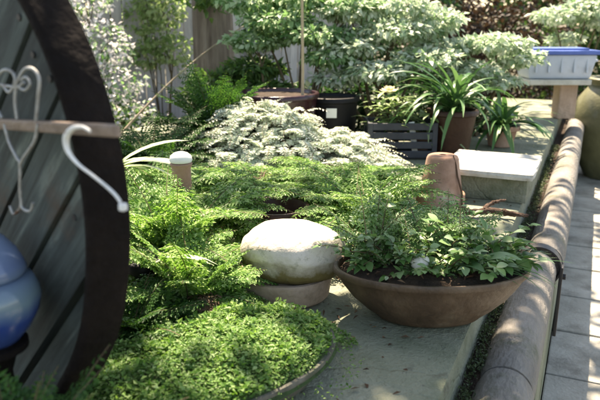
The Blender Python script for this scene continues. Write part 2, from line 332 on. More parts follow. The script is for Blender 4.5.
def shrub(name, label, cat, base, clumps, L, W, m, n, stems=5, group=None, flat=.5, trunk_r=.02, stem_mat=None, spread=.03):
    """clumps: (dx, dy, z, rx, ry, rz) relative to the base"""
    t = thing(name, label, cat, base, 0, group)
    lf = MB(); st = MB(); tot = sum(c[3]*c[4] for c in clumps)
    for c in clumps:
        clump(lf, V(c[:3]), c[3], c[4], c[5], max(30, int(n*c[3]*c[4]/tot)), L, W, flat)
    for k, c in enumerate(clumps):
        b0 = V((U(-spread, spread), U(-spread, spread), 0)); e = V(c[:3]); mid = b0.lerp(e, .5)+V((G(0, .04), G(0, .04), .06*e.z))
        r = trunk_r*U(.6, 1)
        st.tube([b0, b0.lerp(mid, .5)+V((G(0, .01), G(0, .01), 0)), mid, mid.lerp(e, .6), e], [r, r*.85, r*.6, r*.4, r*.15], 6)
        for q in range(4):
            d = rdir(-10, 60); st.tube([mid.lerp(e, U(.3, .9)), e+V((d.x*c[3], d.y*c[4], d.z*c[5]))*.75], [r*.3, r*.1], 4)
    lf.build('crown', m, t); st.build('stems', stem_mat or M['stem'], t, True)
    return t

# ================================================================== SETTING
a = MB(); nn = 24
for i in range(nn+1):
    for j in range(nn+1):
        x = (i/nn-.5)*2; y = (j/nn-.5)*2
        a.v.append(V((160*x*abs(x), 160*y*abs(y), -.03)))
for i in range(nn):
    for j in range(nn): q = i*(nn+1)+j; a.f.append((q, q+nn+1, q+nn+2, q+1))
struct(a.build('ground', M['ground']))
# paved path with joints between the slabs
a = MB(); y = -1.2; row = 0
while y < 12:
    d = .385
    x = -.045
    for wd in ((.62, .6, .6) if row % 2 else (.34, .6, .6, .3)):
        a.box((x+wd/2, y+d/2, -.012+U(-.003, .003)), (wd-.012, d-.014, .05), Matrix.Rotation(G(0, .003), 3, 'X') @ Matrix.Rotation(G(0, .003), 3, 'Y'), .006)
        x += wd
    y += d; row += 1
struct(a.build('path', M['paver']))
a = MB(); a.box((.85, 5.4, -.03), (1.8, 13.2, .02)); struct(a.build('path_bed', M['soil']))

# ------------------------------------------------------------------ ledge
ZL = .55
led = thing('concrete_ledge', 'long grey-green concrete ledge that carries the pots and ferns', 'ledge', (0, 0, 0))
a = MB()
for (y0, y1) in ((-.4, 1.93), (1.942, 4.1), (4.112, 6.3)):
    a.box((-1.485, (y0+y1)/2, ZL-.075), (2.57, y1-y0, .15), None, .012)
a.build('slab', M['concrete'], led, True)
a = MB(); a.box((-1.5, 2.95, .19), (2.5, 6.5, .42)); a.build('support_wall', M['concrete'], led)
a = MB(); nx_, ny_ = 4, 90
for i in range(nx_+1):
    for j in range(ny_+1): a.v.append(V((-.205+.072*i/nx_, -.2+6.4*j/ny_, .435+.016*noise.noise(V((i*1.1, j*.9, 3))))))
for i in range(nx_):
    for j in range(ny_): q = i*(ny_+1)+j; a.f.append((q, q+ny_+1, q+ny_+2, q+1))
struct(a.build('soil_strip', M['soil']))
a = MB()
for k in range(260):
    c = V((U(-.196, -.165), U(.7, 4.5), .445))
    for i in range(22): l = U(.005, .011); a.leaf(c+V((G(0, .008), G(0, .016), U(-.004, .018))), rdir(0, 75), rdir(20, 90), l, l*.6)
o = a.build('gap_moss', M['moss_gap']); o['kind'] = 'stuff'; tag(o, 'low moss growing in the gap between the ledge and the round poles', 'moss')
# low wall and the line of round poles along it
lw = MB()
for yy in range(0, 34): lw.box((-.092, .22+yy*.19, .13), (.10, .184, .245), None, .004)
lw.v = [V(v) for v in lw.v]
for yy in range(0, 34): lw.box((-.092, .12+yy*.19, .312), (.10, .184, .115), None, .004)
tag(lw.build('low_wall', M['concrete']), 'low block wall under the round poles beside the path', 'wall')
def pole(label, x, y0, y1, z, r0, r1, k=0):
    t = thing('weathered_pole', label, 'pole', (x, y0, z), 0, 'round poles laid end to end along the path')
    a = MB(); n = 26; m_ = 40; L_ = y1-y0; pr = []
    for j in range(m_+1):
        yy = L_*j/m_; rr = r0+(r1-r0)*j/m_
        pr.append((yy, rr))
    for j, (yy, rr) in enumerate(pr):
        for q in range(n):
            an = 2*math.pi*q/n; wv = 1+.035*noise.noise(V((math.cos(an)*1.5, yy*3+k*9, math.sin(an)*1.5)))
            e = .93 if j in (0, m_) else 1
            a.v.append(V((math.cos(an)*rr*wv*e, yy, math.sin(an)*rr*wv*e)))
    for j in range(m_):
        for q in range(n): a.f.append((j*n+q, (j+1)*n+q, (j+1)*n+(q+1) % n, j*n+(q+1) % n))
    a.f.append(tuple(range(n))); a.f.append(tuple(m_*n+q for q in reversed(range(n))))
    a.build('shaft', M['pole'], t, True)
    return t
pole('nearest round weathered pole, cut by the bottom of the view', -.106, -.2, 1.395, .418, .067, .067, 1)
pole('short round pole from the seam to the black strap', -.106, 1.403, 2.25, .418, .067, .064, 2)
pole('far pale round pole beyond the black strap, running past the white block', -.085, 2.30, 6.3, .425, .066, .066, 3)
t = thing('iron_strap', 'black iron strap over the joint of two round poles', 'strap', (-.100, 2.275, .42))
a = MB(); k = 22
for s_ in range(k+1):
    an = rad(-60+ 250*s_/k)
    for (rr, yy) in ((.069, -.022), (.074, -.022), (.074, .022), (.069, .022)): a.v.append(V((math.cos(an)*rr, yy, math.sin(an)*rr)))
for s_ in range(k):
    for q in range(4): a.f.append((s_*4+q, s_*4+(q+1) % 4, s_*4+4+(q+1) % 4, s_*4+4+q))
a.f.append((0, 1, 2, 3)); a.f.append((k*4+3, k*4+2, k*4+1, k*4))
a.build('band', M['black_iron'], t)
a = MB(); a.box((.074, 0, -.12), (.012, .05, .26), None, .003); a.build('leg', M['black_iron'], t)
a = MB(); a.tube([(.079, 0, -.03), (.09, 0, -.03)], .011, 6); a.build('bolt', M['black_iron'], t)

# ------------------------------------------------------------------ round plank lid on the left
R_ = V((math.cos(YAW), math.sin(YAW), 0)); F_ = V((-math.sin(YAW), math.cos(YAW), 0))
D0 = 1.0535; RB = .4507; PH = .6307
cB = R_*((-83-300)/FPX*D0)+F_*D0; cB.z = 0
# depth is measured along the tilted view axis: correct the ground distance so the middle keeps its depth
tB = R_*math.cos(PH)-F_*math.sin(PH); bB = R_*math.sin(PH)+F_*math.cos(PH)
zB = ZL+.003
lid = thing('barrel_lid', 'big round lid of teal-grey planks with a thick dark rim, leaning upright at the left', 'barrel lid', (cB.x, cB.y, zB), math.atan2(tB.y, tB.x))
# local: x = along the lid, y = away from the camera (thickness), z = up
def rimring(r0, r1, y0, y1, n=96):
    a = MB()
    for q in range(n):
        an = 2*math.pi*q/n
        for (r, y) in ((r0, y0+.004), (r0+.006, y0), (r1-.006, y0), (r1, y0+.006), (r1, y1), (r0, y1)):
            k = 1+.004*noise.noise(V((math.cos(an)*4, math.sin(an)*4, r*3)))
            a.v.append(V((math.cos(an)*r*k, y, RB+math.sin(an)*r*k)))
    for q in range(n):
        p = (q+1) % n
        for s_ in range(6): a.f.append((q*6+s_, q*6+(s_+1) % 6, p*6+(s_+1) % 6, p*6+s_))
    return a
rimring(RB-.020, RB, -.006, .056).build('rim', M['dark_wood'], lid, True)
# diagonal planks clipped to the circle
a = MB(); RI = RB-.016; ang = rad(48); ux = V((math.cos(ang), 0, math.sin(ang))); uy = V((-math.sin(ang), 0, math.cos(ang)))
wp = .092; k0 = -5
for k in range(k0, 6):
    lo = k*wp+.0045; hi = (k+1)*wp-.0045; lo = max(lo, -RI+.002); hi = min(hi, RI-.002)
    if hi-lo < .01: continue
    dy = U(-.004, .004); st_ = 12; top = []; bot = []
    for s_ in range(st_+1):
        v_ = lo+(hi-lo)*s_/st_; h = math.sqrt(max(RI*RI-v_*v_, 0)); top.append(ux*h+uy*v_); bot.append(ux*-h+uy*v_)
    ring = bot+top[::-1]; i0 = len(a.v); nr = len(ring)
    cen = sum(ring, V())/nr
    for (yy, sc) in ((.05, 1), (.016+dy, 1), (.011+dy, .985)):
        for p in ring: q = cen+(p-cen)*sc; a.v.append(V((q.x, yy, q.z+RB)))
    for lv in range(2):
        for q in range(nr): a.f.append((i0+lv*nr+q, i0+lv*nr+(q+1) % nr, i0+(lv+1)*nr+(q+1) % nr, i0+(lv+1)*nr+q))
    a.f.append(tuple(i0+2*nr+q for q in range(nr))); a.f.append(tuple(i0+q for q in reversed(range(nr))))
a.build('planks', M['teal'], lid)
for k in range(-4, 5):
    for sg in (-1, 1):
        v_ = (k+.5)*wp; h = math.sqrt(max(RI*RI-v_*v_, 0))-.035
        if h < .05: continue
        for dv_ in (-.022, .022):
            q = ux*(sg*h)+uy*(v_+dv_); a = MB(); a.tube([(q.x, .018, q.z+RB), (q.x, .007, q.z+RB)], [.0055, .0045], 8); a.build('nail', M['black_iron'], lid)
a = MB(); a.box((.02, .063, RB), (.10, .022, RB*1.6), None, .004); a.build('batten', M['dark_wood'], lid)
def on_lid(px, py, off):
    """point of the lid's plane (off metres in front of its face) seen at a photo pixel -> lid coordinates"""
    r = ray(px, py); o = V((0, 0, CH)); p0 = V((cB.x, cB.y, 0))-bB*off
    t = (p0-o).dot(bB)/r.dot(bB); p = o+r*t
    return V((( p-V((cB.x, cB.y, 0))).dot(tB), -off, p.z-zB))
def spline(pts, n=8):
    out = []; P = [V(p) for p in pts]; P = [P[0]*2-P[1]]+P+[P[-1]*2-P[-2]]
    for i in range(1, len(P)-2):
        for k in range(n):
            t = k/n; a0, a1, a2, a3 = P[i-1], P[i], P[i+1], P[i+2]
            out.append(.5*((2*a1)+(a2-a0)*t+(2*a0-5*a1+4*a2-a3)*t*t+(-a0+3*a1-3*a2+a3)*t**3))
    out.append(P[-2]); return out
han = thing('iron_scroll_bracket', 'ironwork with heart scrolls above a tan bar, fixed across the plank lid', 'ironwork', (cB.x, cB.y, zB), math.atan2(tB.y, tB.x))
def wire(parent, name, px, r, m, off=.035, n=8):
    r *= .8; a = MB(); a.tube(spline([on_lid(x, y, off) for x, y in px], n), r, 8); return a.build(name, m, parent, True)
a = MB(); p0 = on_lid(-60, 120, .03); p1 = on_lid(118, 131, .03); dv = p1-p0
a.box((p0+p1)/2, (dv.length, .010, .0145), Matrix.Rotation(-math.atan2(dv.z, dv.x), 3, 'Y'), .003); a.build('bar', M['copper'], han)
wire(han, 'scroll', [(2, 118), (-6, 100), (-4, 80), (4, 70), (13, 73), (15, 84), (9, 92), (4, 86)], .0026, M['iron'])
wire(han, 'scroll', [(17, 119), (15, 100), (17, 84), (24, 70), (33, 69), (39, 79), (38, 98), (36, 120)], .0026, M['iron'])
wire(han, 'scroll', [(-4, 84), (8, 86), (18, 87), (24, 82)], .0024, M['iron'])
wire(han, 'scroll', [(17, 86), (25, 90), (30, 84), (26, 77), (21, 80)], .0022, M['iron'])
wire(han, 'fork', [(4, 124), (9, 142), (17, 158), (20, 164), (20, 190), (21, 206), (14, 214), (10, 206)], .0026, M['iron'])
wire(han, 'fork', [(38, 124), (34, 142), (24, 157), (20.5, 164)], .0026, M['iron'])
wire(han, 'fork', [(20.5, 190), (22, 207), (30, 211), (33, 203)], .0024, M['iron'])
hk = thing('white_hook', 'white S-shaped metal hook hanging from the tan bar', 'hook', (cB.x, cB.y, zB), math.atan2(tB.y, tB.x))
a = MB(); pp = spline([on_lid(x, y, .055) for x, y in [(90, 131), (82, 127), (72, 129), (66, 138), (68, 151), (78, 164), (92, 175), (107, 187), (117, 197), (123, 207)]], 8)
a.tube(pp, [.0017+.0022*math.exp(-((j/len(pp)-.32)/.16)**2) for j in range(len(pp))], 8); a.build('hook_wire', M['enamel'], hk, True)
a = MB(); p = on_lid(123, 207, .055); a.lathe([(.001, -.005), (.005, -.003), (.005, .003), (.001, .005)], 10); a.v = [v+p for v in a.v]; a.build('hook_tip', M['enamel'], hk, True)

# ------------------------------------------------------------------ blue jar, in front of the lid
dj = .90; cj = atd(-12, 300, dj)
jar = thing('blue_jar', 'blue and celadon glazed lidded jar in front of the plank lid', 'jar', (cj.x, cj.y, ZL+.003))
zj = cj.z-ZL
a = MB(); rj = .071; zb = zj-.066
a.lathe([(.02, zb), (.036, zb+.001), (.040, zb+.006), (.054, zb+.022), (.066, zb+.045), (rj, zj), (rj-.003, zj+.014), (.062, zj+.027), (.052, zj+.033), (.001, zj+.034)], 56)
a.build('body', M['blue'], jar, True)
sd = thing('wooden_stand', 'dark turned wooden stand that carries the blue jar', 'stand', (cj.x, cj.y, ZL+.003))
a = MB(); a.lathe([(.04, 0), (.055, .002), (.055, .012), (.03, .03), (.022, .06), (.020, zb-.05), (.03, zb-.02), (.046, zb-.012), (.046, zb-.003), (.04, zb-.001)], 32); a.build('column', M['dark_wood'], sd, True)
lp = MB(); lp.lathe([(.02, zj+.0345), (.053, zj+.035), (.056, zj+.041), (.053, zj+.050), (.044, zj+.070), (.030, zj+.088), (.014, zj+.098), (.009, zj+.103), (.012, zj+.111), (.013, zj+.117), (.006, zj+.123), (.0005, zj+.124)], 48)
ld_ = lp.build('lid', M['blue'], jar, True)

# ------------------------------------------------------------------ moss tray in front
ct = V((-.61, .96, 0))
tr = thing('moss_tray', 'shallow grey stone tray overgrown with a bright green moss mound, in front', 'planter', (ct.x, ct.y, ZL+.002), rad(62))
tr.scale = (1, 1, .86)
SX, SY = .27, .170
a = MB(); a.lathe([(.72, 0), (.80, .002), (.85, .012), (1.0, .058), (1.015, .066), (1.01, .073), (.975, .074), (.96, .066), (.9, .052), (.01, .05)], 72, SX, SY, .03)
a.build('tray', M['tray'], tr, True)
def moss_h(x, y):
    r2 = x*x+y*y
    return .066+.055*max(0, 1-r2)**.6+.016*noise.noise(V((x*2.3, y*2.3, 1)))+.007*noise.noise(V((x*7, y*7, 4)))
a = MB(); n1, n2 = 26, 60
for i in range(n1+1):
    rr = 1.02*i/n1
    for j in range(n2):
        an = 2*math.pi*j/n2; x = rr*math.cos(an); y = rr*math.sin(an)
        a.v.append(V((x*SX, y*SY, moss_h(x, y)-.008 if i < n1 else .055)))
for i in range(n1):
    for j in range(n2): a.f.append((i*n2+j, (i+1)*n2+j, (i+1)*n2+(j+1) % n2, i*n2+(j+1) % n2))
a.build('moss_bed', M['moss_dirt'], tr, True)
mo = MB(); 
for i in range(24000):
    an = U(0, 2*math.pi); rr = math.sqrt(U(0, 1))*(1.26 if U(0, 1) < .8 else 1.1); x = rr*math.cos(an); y = rr*math.sin(an)
    # the right front of the rim stays bare
    if rr > .95 and rad(258) < an < rad(345) and U(0, 1) < .93: continue
    h = max(.006+U(0, .01), moss_h(x, y)-(.055*max(0, rr-1)/.12))
    e = .02; nx = -(moss_h(x+e, y)-moss_h(x-e, y))/(2*e*SX); ny = -(moss_h(x, y+e)-moss_h(x, y-e))/(2*e*SY)
    n_ = V((nx, ny, 1)).normalized(); n_ = (n_+V((G(0, .4), G(0, .4), G(0, .2)))).normalized()
    d = (n_*U(.1, .8)+V((G(0, 1), G(0, 1), G(0, .2))).normalized()).normalized(); l = U(.005, .0105)
    mo.leaf(V((x*SX, y*SY, h+U(-.004, .007))), d, n_, l, l*.62, .2, .15)
for k in range(150):
    an = U(0, 6.283); rr = math.sqrt(U(0, 1))*1.0; x = rr*math.cos(an); y = rr*math.sin(an); c0 = V((x*SX, y*SY, moss_h(x, y)))
    for i in range(14): l = U(.008, .017); mo.leaf(c0+V((G(0, .008), G(0, .008), U(0, .016))), rdir(0, 70), rdir(30, 90), l, l*.55, .2, .15)
mo.build('moss', M['moss'], tr)

# ------------------------------------------------------------------ brown bowl with herbs
cb = onz(428, 316, ZL)
bw = thing('planted_bowl', 'wide oval brown stoneware bowl full of leafy herbs', 'planter', (cb.x, cb.y, ZL+.002), YAW)
bw.scale = (1, 1, 1.13)
BX, BY, BH = .235, .140, .118
a = MB(); a.lathe([(.35, 0), (.50, .001), (.535, .004), (.56, .010), (.66, .025), (.80, .052), (.915, .083), (.965, .101), (.985, .103), (1.0, .106), (1.0, .115), (.99, BH), (.955, BH), (.94, .114), (.93, .098), (.01, .096)], 96, BX, BY, .012)
a.build('bowl', M['bowl'], bw, True)
a = MB(); n1, n2 = 14, 48
for i in range(n1+1):
    for j in range(n2):
        an = 2*math.pi*j/n2; rr = .945*i/n1
        a.v.append(V((rr*BX*math.cos(an), rr*BY*math.sin(an), .106+.016*(1-rr*rr)+.006*noise.noise(V((rr*math.cos(an)*6, rr*math.sin(an)*6, 2))))))
for i in range(n1):
    for j in range(n2): a.f.append((i*n2+j, (i+1)*n2+j, (i+1)*n2+(j+1) % n2, i*n2+(j+1) % n2))
a.build('soil', M['soil'], bw, True)
PROF = [.05, .62, .95, 1.0, .82, .5, .06]
def herb(parent, x, y, n, h, L, W, lean=(0, 0), m=None, spread=1.0, z0=.112):
    lf = MB(); st = MB()
    for i in range(n):
        az = U(0, 2*math.pi); d = V((math.cos(az)*spread*U(.3, 1.2)+lean[0], math.sin(az)*spread*U(.3, 1.2)+lean[1], U(.35, 1.1))).normalized()
        H_ = h*U(.5, 1.15); p = V((x+U(-.025, .025), y+U(-.02, .02), z0)); pts = [p]; q = p.copy(); dd = d.copy()
        for s_ in range(6):
            q = q+dd*(H_/6); dd = (dd+V((G(0, .06), G(0, .06), -.11))).normalized(); pts.append(q.copy())
        st.tube(pts, [.0020-.0002*j for j in range(7)], 5, False)
        for s_ in range(1, 7):
            for sg in (1, -1):
                side = dd.cross(UPV).normalized()*sg
                ldir = (side*U(.5, 1)+(pts[s_]-pts[s_-1]).normalized()*U(.3, .8)+V((0, 0, U(-.25, .35)))).normalized()
                l = L*U(.55, 1.1)*(.55+.45*math.sin(math.pi*s_/7))
                n_ = (UPV+V((G(0, .35), G(0, .35), 0))).normalized()
                lf.blade(pts[s_], ldir, n_, l, W*l/L, PROF, U(.2, .9), U(.1, .35))
        lf.blade(pts[-1], dd, UPV, L*U(.6, 1), W*.8, PROF, .5, .2)
    o = lf.build('herb', m or M['herb'], parent, True); st.build('stems', M['stem'], o)
    return o
for (x, y, n, h, l, w_, ln) in ((-.13, .02, 7, .10, .030, .018, (-.1, .2)), (-.08, -.02, 8, .08, .028, .017, (0, .1)), (-.06, .05, 10, .15, .036, .020, (-.1, .2)),
        (.0, -.04, 8, .10, .034, .021, (.1, -.1)), (.03, .04, 10, .16, .04, .022, (.1, .1)), (.09, -.02, 9, .11, .038, .023, (.3, -.1)), (.11, .04, 9, .14, .042, .024, (.2, .1)),
        (.15, .0, 8, .11, .042, .024, (.25, .1)), (-.13, .06, 9, .13, .03, .017, (-.4, .3))):
    herb(bw, x, y, n, h, l, w_, ln)
lf = MB(); st = MB()
for k in range(64):
    x = U(-.16, .10); y = U(-.01, .10); az = math.pi/2+U(-1.75, 1.75); d = rdir(12, 66, az)
    frond(lf, st, V((x, y, .112)), d, U(.10, .20), 16, .032, .8)
o = lf.build('feathery_plant', M['herb'], bw); st.build('stems', M['stem'], o)
for (x, y, n, h, l, w_, ln) in ((-.15, -.01, 6, .06, .022, .013, (0, .1)), (-.04, -.05, 7, .05, .020, .012, (0, .1)), (.06, -.05, 7, .05, .022, .014, (.1, .1)), (.13, -.03, 8, .08, .03, .018, (.2, 0)), (.05, .0, 10, .13, .028, .016, (0, 0)), (-.1, .02, 10, .13, .026, .015, (0, 0)), (.16, .02, 7, .10, .03, .017, (.3, .1))):
    herb(bw, x, y, n, h, l, w_, ln)
a = MB()   # one broad pale leaf and long thin blades at the right
a.blade(V((.10, -.02, .125)), V((.7, -.35, .55)).normalized(), UPV, .11, .055, PROF, .9, .12)
a.blade(V((.13, .02, .125)), V((.9, .1, .45)).normalized(), UPV, .12, .045, PROF, .8, .12)
a.blade(V((.05, -.04, .125)), V((.45, -.7, .55)).normalized(), UPV, .09, .042, PROF, 1.0, .12)
a.build('broad_leaf', M['pale_strap'] if False else M['maple_green'], bw, True)
a = MB()
for k in range(26):
    az = U(-.9, .5); a.blade(V((.14+U(-.05, .03), U(-.05, .05), .115)), V((math.cos(az), math.sin(az), U(.15, .8))).normalized(), UPV, U(.1, .17), .006, [.6, 1, 1, .8, .5, .05], U(.5, 1.1), .3)
a.build('grass_blade', M['strap'], bw, True)
sh = MB()
for i in range(70):
    an = U(0, 6.28); rr = math.sqrt(U(0, 1))*.9; sh.leaf(V((rr*BX*math.cos(an), rr*BY*math.sin(an), .122)), rdir(-5, 15), (UPV+V((G(0, .3), G(0, .3), 0))).normalized(), U(.012, .025), U(.006, .011), .3)
sh.build('leaf_litter', M['litter'], bw)['kind'] = 'stuff'
# small pale shell among the herbs
cs = V((cb.x, cb.y, 0))+R_*(-.040)+F_*(-.045)
a = MB(); a.lathe([(.004, 0), (.016, .004), (.021, .014), (.019, .026), (.013, .036), (.006, .041), (.0005, .042)], 24, 1.1, .8, .12)
s_ = tag(a.build('pale_shell', M['white'], None, True), 'small pinkish white shell standing among the herbs in the brown bowl', 'shell'); s_.location = (cs.x, cs.y, ZL+.140); s_.rotation_euler = (.2, .3, .5)

# ------------------------------------------------------------------ pale boulder in a tan dish
cr = onz(284, 296, ZL)
dsh = thing('tan_dish', 'tan mauve stone drum of a dish under the pale boulder', 'dish', (cr.x, cr.y, ZL+.002), YAW)
a = MB(); a.lathe([(.085, 0), (.112, .002), (.119, .010), (.124, .042), (.127, .060), (.124, .066), (.112, .066), (.107, .060), (.001, .058)], 64, 1.0, .85, .015)
a.build('dish', M['tan'], dsh, True)
bo = MB(); n1, n2 = 34, 64
for i in range(n1+1):
    th_ = math.pi*i/n1
    for j in range(n2):
        an = 2*math.pi*j/n2; d = V((math.sin(th_)*math.cos(an), math.sin(th_)*math.sin(an), -math.cos(th_)))
        k = 1+.07*noise.noise(d*1.6+V((3, 1, 2)))+.02*noise.noise(d*5)
        z = d.z*.088 if d.z > 0 else -.062*abs(d.z)**.6
        hs_ = (d.x*d.x+d.y*d.y)**.5; q_ = (hs_**.7/hs_ if hs_ > 1e-4 else 1)*(1 if d.z > 0 else .94); bo.v.append(V((d.x*q_*.130*k*(1 if d.x < 0 else 1.1), d.y*q_*.105*k, z*k)))
for i in range(n1):
    for j in range(n2): bo.f.append((i*n2+j, i*n2+(j+1) % n2, (i+1)*n2+(j+1) % n2, (i+1)*n2+j))
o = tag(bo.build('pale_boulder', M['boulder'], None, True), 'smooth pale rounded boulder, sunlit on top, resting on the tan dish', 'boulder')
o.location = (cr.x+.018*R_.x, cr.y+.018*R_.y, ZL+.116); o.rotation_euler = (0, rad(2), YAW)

# ------------------------------------------------------------------ ferns on the left
fg = 'green ferns crowding the ledge'
def at_ledge(px, py): p = onz(px, py, ZL); return (p.x, p.y, ZL+.002)
fern('fern', 'bright green fern right beside the dark rim of the plank lid', at_ledge(172, 290), 40, .29, .058, M['fern'], 22, (15, 78), fg, 1.15)
fern('fern', 'bright fern behind and to the left of the pale boulder, touching the dark empty pot', at_ledge(200, 258), 44, .33, .06, M['fern'], 24, (5, 50), fg, 1.1, .11)
fern('fern', 'low fern in front of the sunlit silver shrub', at_ledge(165, 228), 44, .36, .062, M['fern'], 24, (4, 40), fg, 1.0, .12)
fern('fern', 'feathery fern directly behind the brown bowl', at_ledge(360, 243), 46, .36, .058, M['fern'], 22, (5, 50), fg, 1.0, .11)
fern('fern', 'wide low fern between the silver mound and the terracotta pot', at_ledge(345, 203), 48, .42, .062, M['fern'], 24, (3, 32), fg, .9, .10)
fern('fern', 'fresh green fern leaning over the back of the moss tray, left of the tan dish', at_ledge(190, 322), 40, .25, .05, M['fern'], 22, (10, 70), fg, 1.2, .07)
fern('fern', 'low fern filling the gap between the white-topped pot and the dark empty pot', at_ledge(262, 208), 48, .38, .062, M['fern'], 24, (3, 40), fg, 1.0, .10)
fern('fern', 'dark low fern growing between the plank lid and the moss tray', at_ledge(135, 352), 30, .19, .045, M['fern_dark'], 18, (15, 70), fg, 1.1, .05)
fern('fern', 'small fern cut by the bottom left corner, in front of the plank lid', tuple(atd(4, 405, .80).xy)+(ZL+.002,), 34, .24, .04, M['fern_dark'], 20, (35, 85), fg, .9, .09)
def strap_plant(name, label, cat, loc, n, L, W, m, el=(25, 75), group=None, azr=(0, 6.283), curve=1.3, pot=None, ph=.06, pr=.05):
    t = thing(name, label, cat, loc, 0, group)
    if pot: a = MB(); a.lathe(pot_profile(pr*.75, pr, ph), 36); a.build('pot', pot, t, True)
    a = MB()
    for i in range(n):
        az = U(*azr); d = rdir(*el, az); a.blade(V((U(-.02, .02), U(-.02, .02), ph-.035 if pot else 0)), d, UPV, L*U(.6, 1.1), W*U(.8, 1.15), [.55, .8, 1, 1, .95, .85, .65, .4, .05], curve*U(.6, 1.3), .25, U(-.5, .5))
    a.build('leaves', m, t, True)
    return t
strap_plant('strap_leaf_plant', 'plant with a few creamy white strap leaves lying over the ferns', 'plant', at_ledge(146, 318), 3, .20, .022, M['pale_strap'], (38, 55), 'pale strap-leaved plants', (YAW-.45, YAW-.1), 1.9, M['black'], .15, .03)
strap_plant('strap_leaf_plant', 'plant with pale strap leaves beside the small white pot', 'plant', at_ledge(104, 226), 9, .34, .036, M['pale_strap'], (35, 60), 'pale strap-leaved plants', (YAW-.5, YAW+.5), 1.5, M['black'], .20, .04)
# dead leaves between ferns and tray
a = MB()
for i in range(420):
    p = onz(U(60, 215), U(318, 392), ZL); p.z = ZL+.004+U(0, .014)
    a.leaf(p, rdir(-8, 14), (UPV+V((G(0, .35), G(0, .35), 0))).normalized(), U(.02, .045), U(.008, .018), .25)
for i in range(150):
    x = U(-1.3, -.22); y = U(.6, 3.4); z = ZL+.003+U(0, .004)
    a.leaf(V((x, y, z)), rdir(-4, 10), (UPV+V((G(0, .3), G(0, .3), 0))).normalized(), U(.010, .034), U(.005, .014), .2)
for i in range(240):
    q = random.choice([V((cb.x, cb.y, 0)), V((cr.x, cr.y, 0)), V((ct.x, ct.y, 0)), V((-.3, 1.9, 0)), V((-.36, 2.45, 0))]); an = U(0, 6.283); rr = abs(G(.0, .12))+.13
    p = V((q.x+math.cos(an)*rr, q.y+math.sin(an)*rr*.9, ZL+.003+U(0, .004)))
    if p.x > -.215: continue
    l = U(.003, .022); a.leaf(p, rdir(-4, 12), (UPV+V((G(0, .4), G(0, .4), 0))).normalized(), l, l*U(.25, .7), U(0, .4))
o = a.build('leaf_litter', M['litter']); o['kind'] = 'stuff'; tag(o, 'brown dead leaves scattered on the ledge between the plants', 'leaf litter')

pq = onz(276, 243, ZL)
t = thing('empty_pot', 'dark reddish-brown empty pot in the gap behind the pale boulder', 'pot', (pq.x, pq.y, ZL+.002))
a = MB(); a.lathe([(.05, 0), (.075, .002), (.103, .10), (.104, .102), (.111, .104), (.112, .122), (.108, .126), (.098, .125), (.095, .120), (.090, .04), (.001, .03)], 48); a.build('body', M['red_brown'], t, True)
# silver mound
ch_ = onz(268, 190, ZL)
sv = thing('silver_shrub', 'broad silvery white mound of fine leaves in full sun', 'shrub', (ch_.x-.12, ch_.y+.30, ZL+.002), YAW)
lf = MB(); st = MB()
def mound(x, y): return .205*math.exp(-((x+.03)/.17)**4-(y/.3)**2)+.185*math.exp(-((x+.23)/.16)**2-(y/.3)**2)+.19*math.exp(-((x-.26)/.24)**2-((y+.05)/.28)**2)
for i in range(2100):
    x = U(-.46, .66); y = U(-.36, .36); h = mound(x, y)
    if h < .05: continue
    h *= U(.70, 1.06)*(1+.16*noise.noise(V((x*11, y*11, 5))))
    out = V((x*1.2+G(0, .12), y*1.4-.15+G(0, .12), .06)).normalized(); out = (out+V((G(0, .3), G(0, .3), G(0, .06)))).normalized()
    p = V((x, y, h)); d = (out*.9+UPV*U(.05, .75)+V((G(0, .15), G(0, .15), 0))).normalized()
    frond(lf, st, p, d, U(.07, .16), 9, U(.016, .03), 1.5, .4)
for i in range(26):
    x = G(0, .14); y = G(0, .12); st.tube([(x*.3, y*.3, 0), (x*.7, y*.7, mound(x, y)*.6), (x, y, mound(x, y)*.9)], [.006, .004, .002], 5)
lf.build('foliage', M['silver'], sv); st.build('stems', M['stem'], sv)
pg = atd(150, 158, 2.75)
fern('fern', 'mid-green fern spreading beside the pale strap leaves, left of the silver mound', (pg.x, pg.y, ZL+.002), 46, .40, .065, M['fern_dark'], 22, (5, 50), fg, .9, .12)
# small white pot with brown foot
cw = atd(181, 163, 2.05)
t = thing('small_pot', 'small white-topped pot with a brown foot among the ferns left of the silver mound', 'pot', (cw.x, cw.y, ZL+.002))
hw = cw.z-ZL
a = MB(); a.lathe([(.03, 0), (.038, .003), (.034, .03), (.030, hw-.02), (.036, hw-.004), (.030, hw), (.001, hw+.001)], 32); a.build('foot', M['terracotta'], t, True)
a = MB(); a.lathe([(.02, hw+.0015), (.034, hw+.002), (.037, hw+.008), (.033, hw+.022), (.022, hw+.031), (.010, hw+.035), (.0005, hw+.036)], 32); a.build('cap', M['white'], t, True)

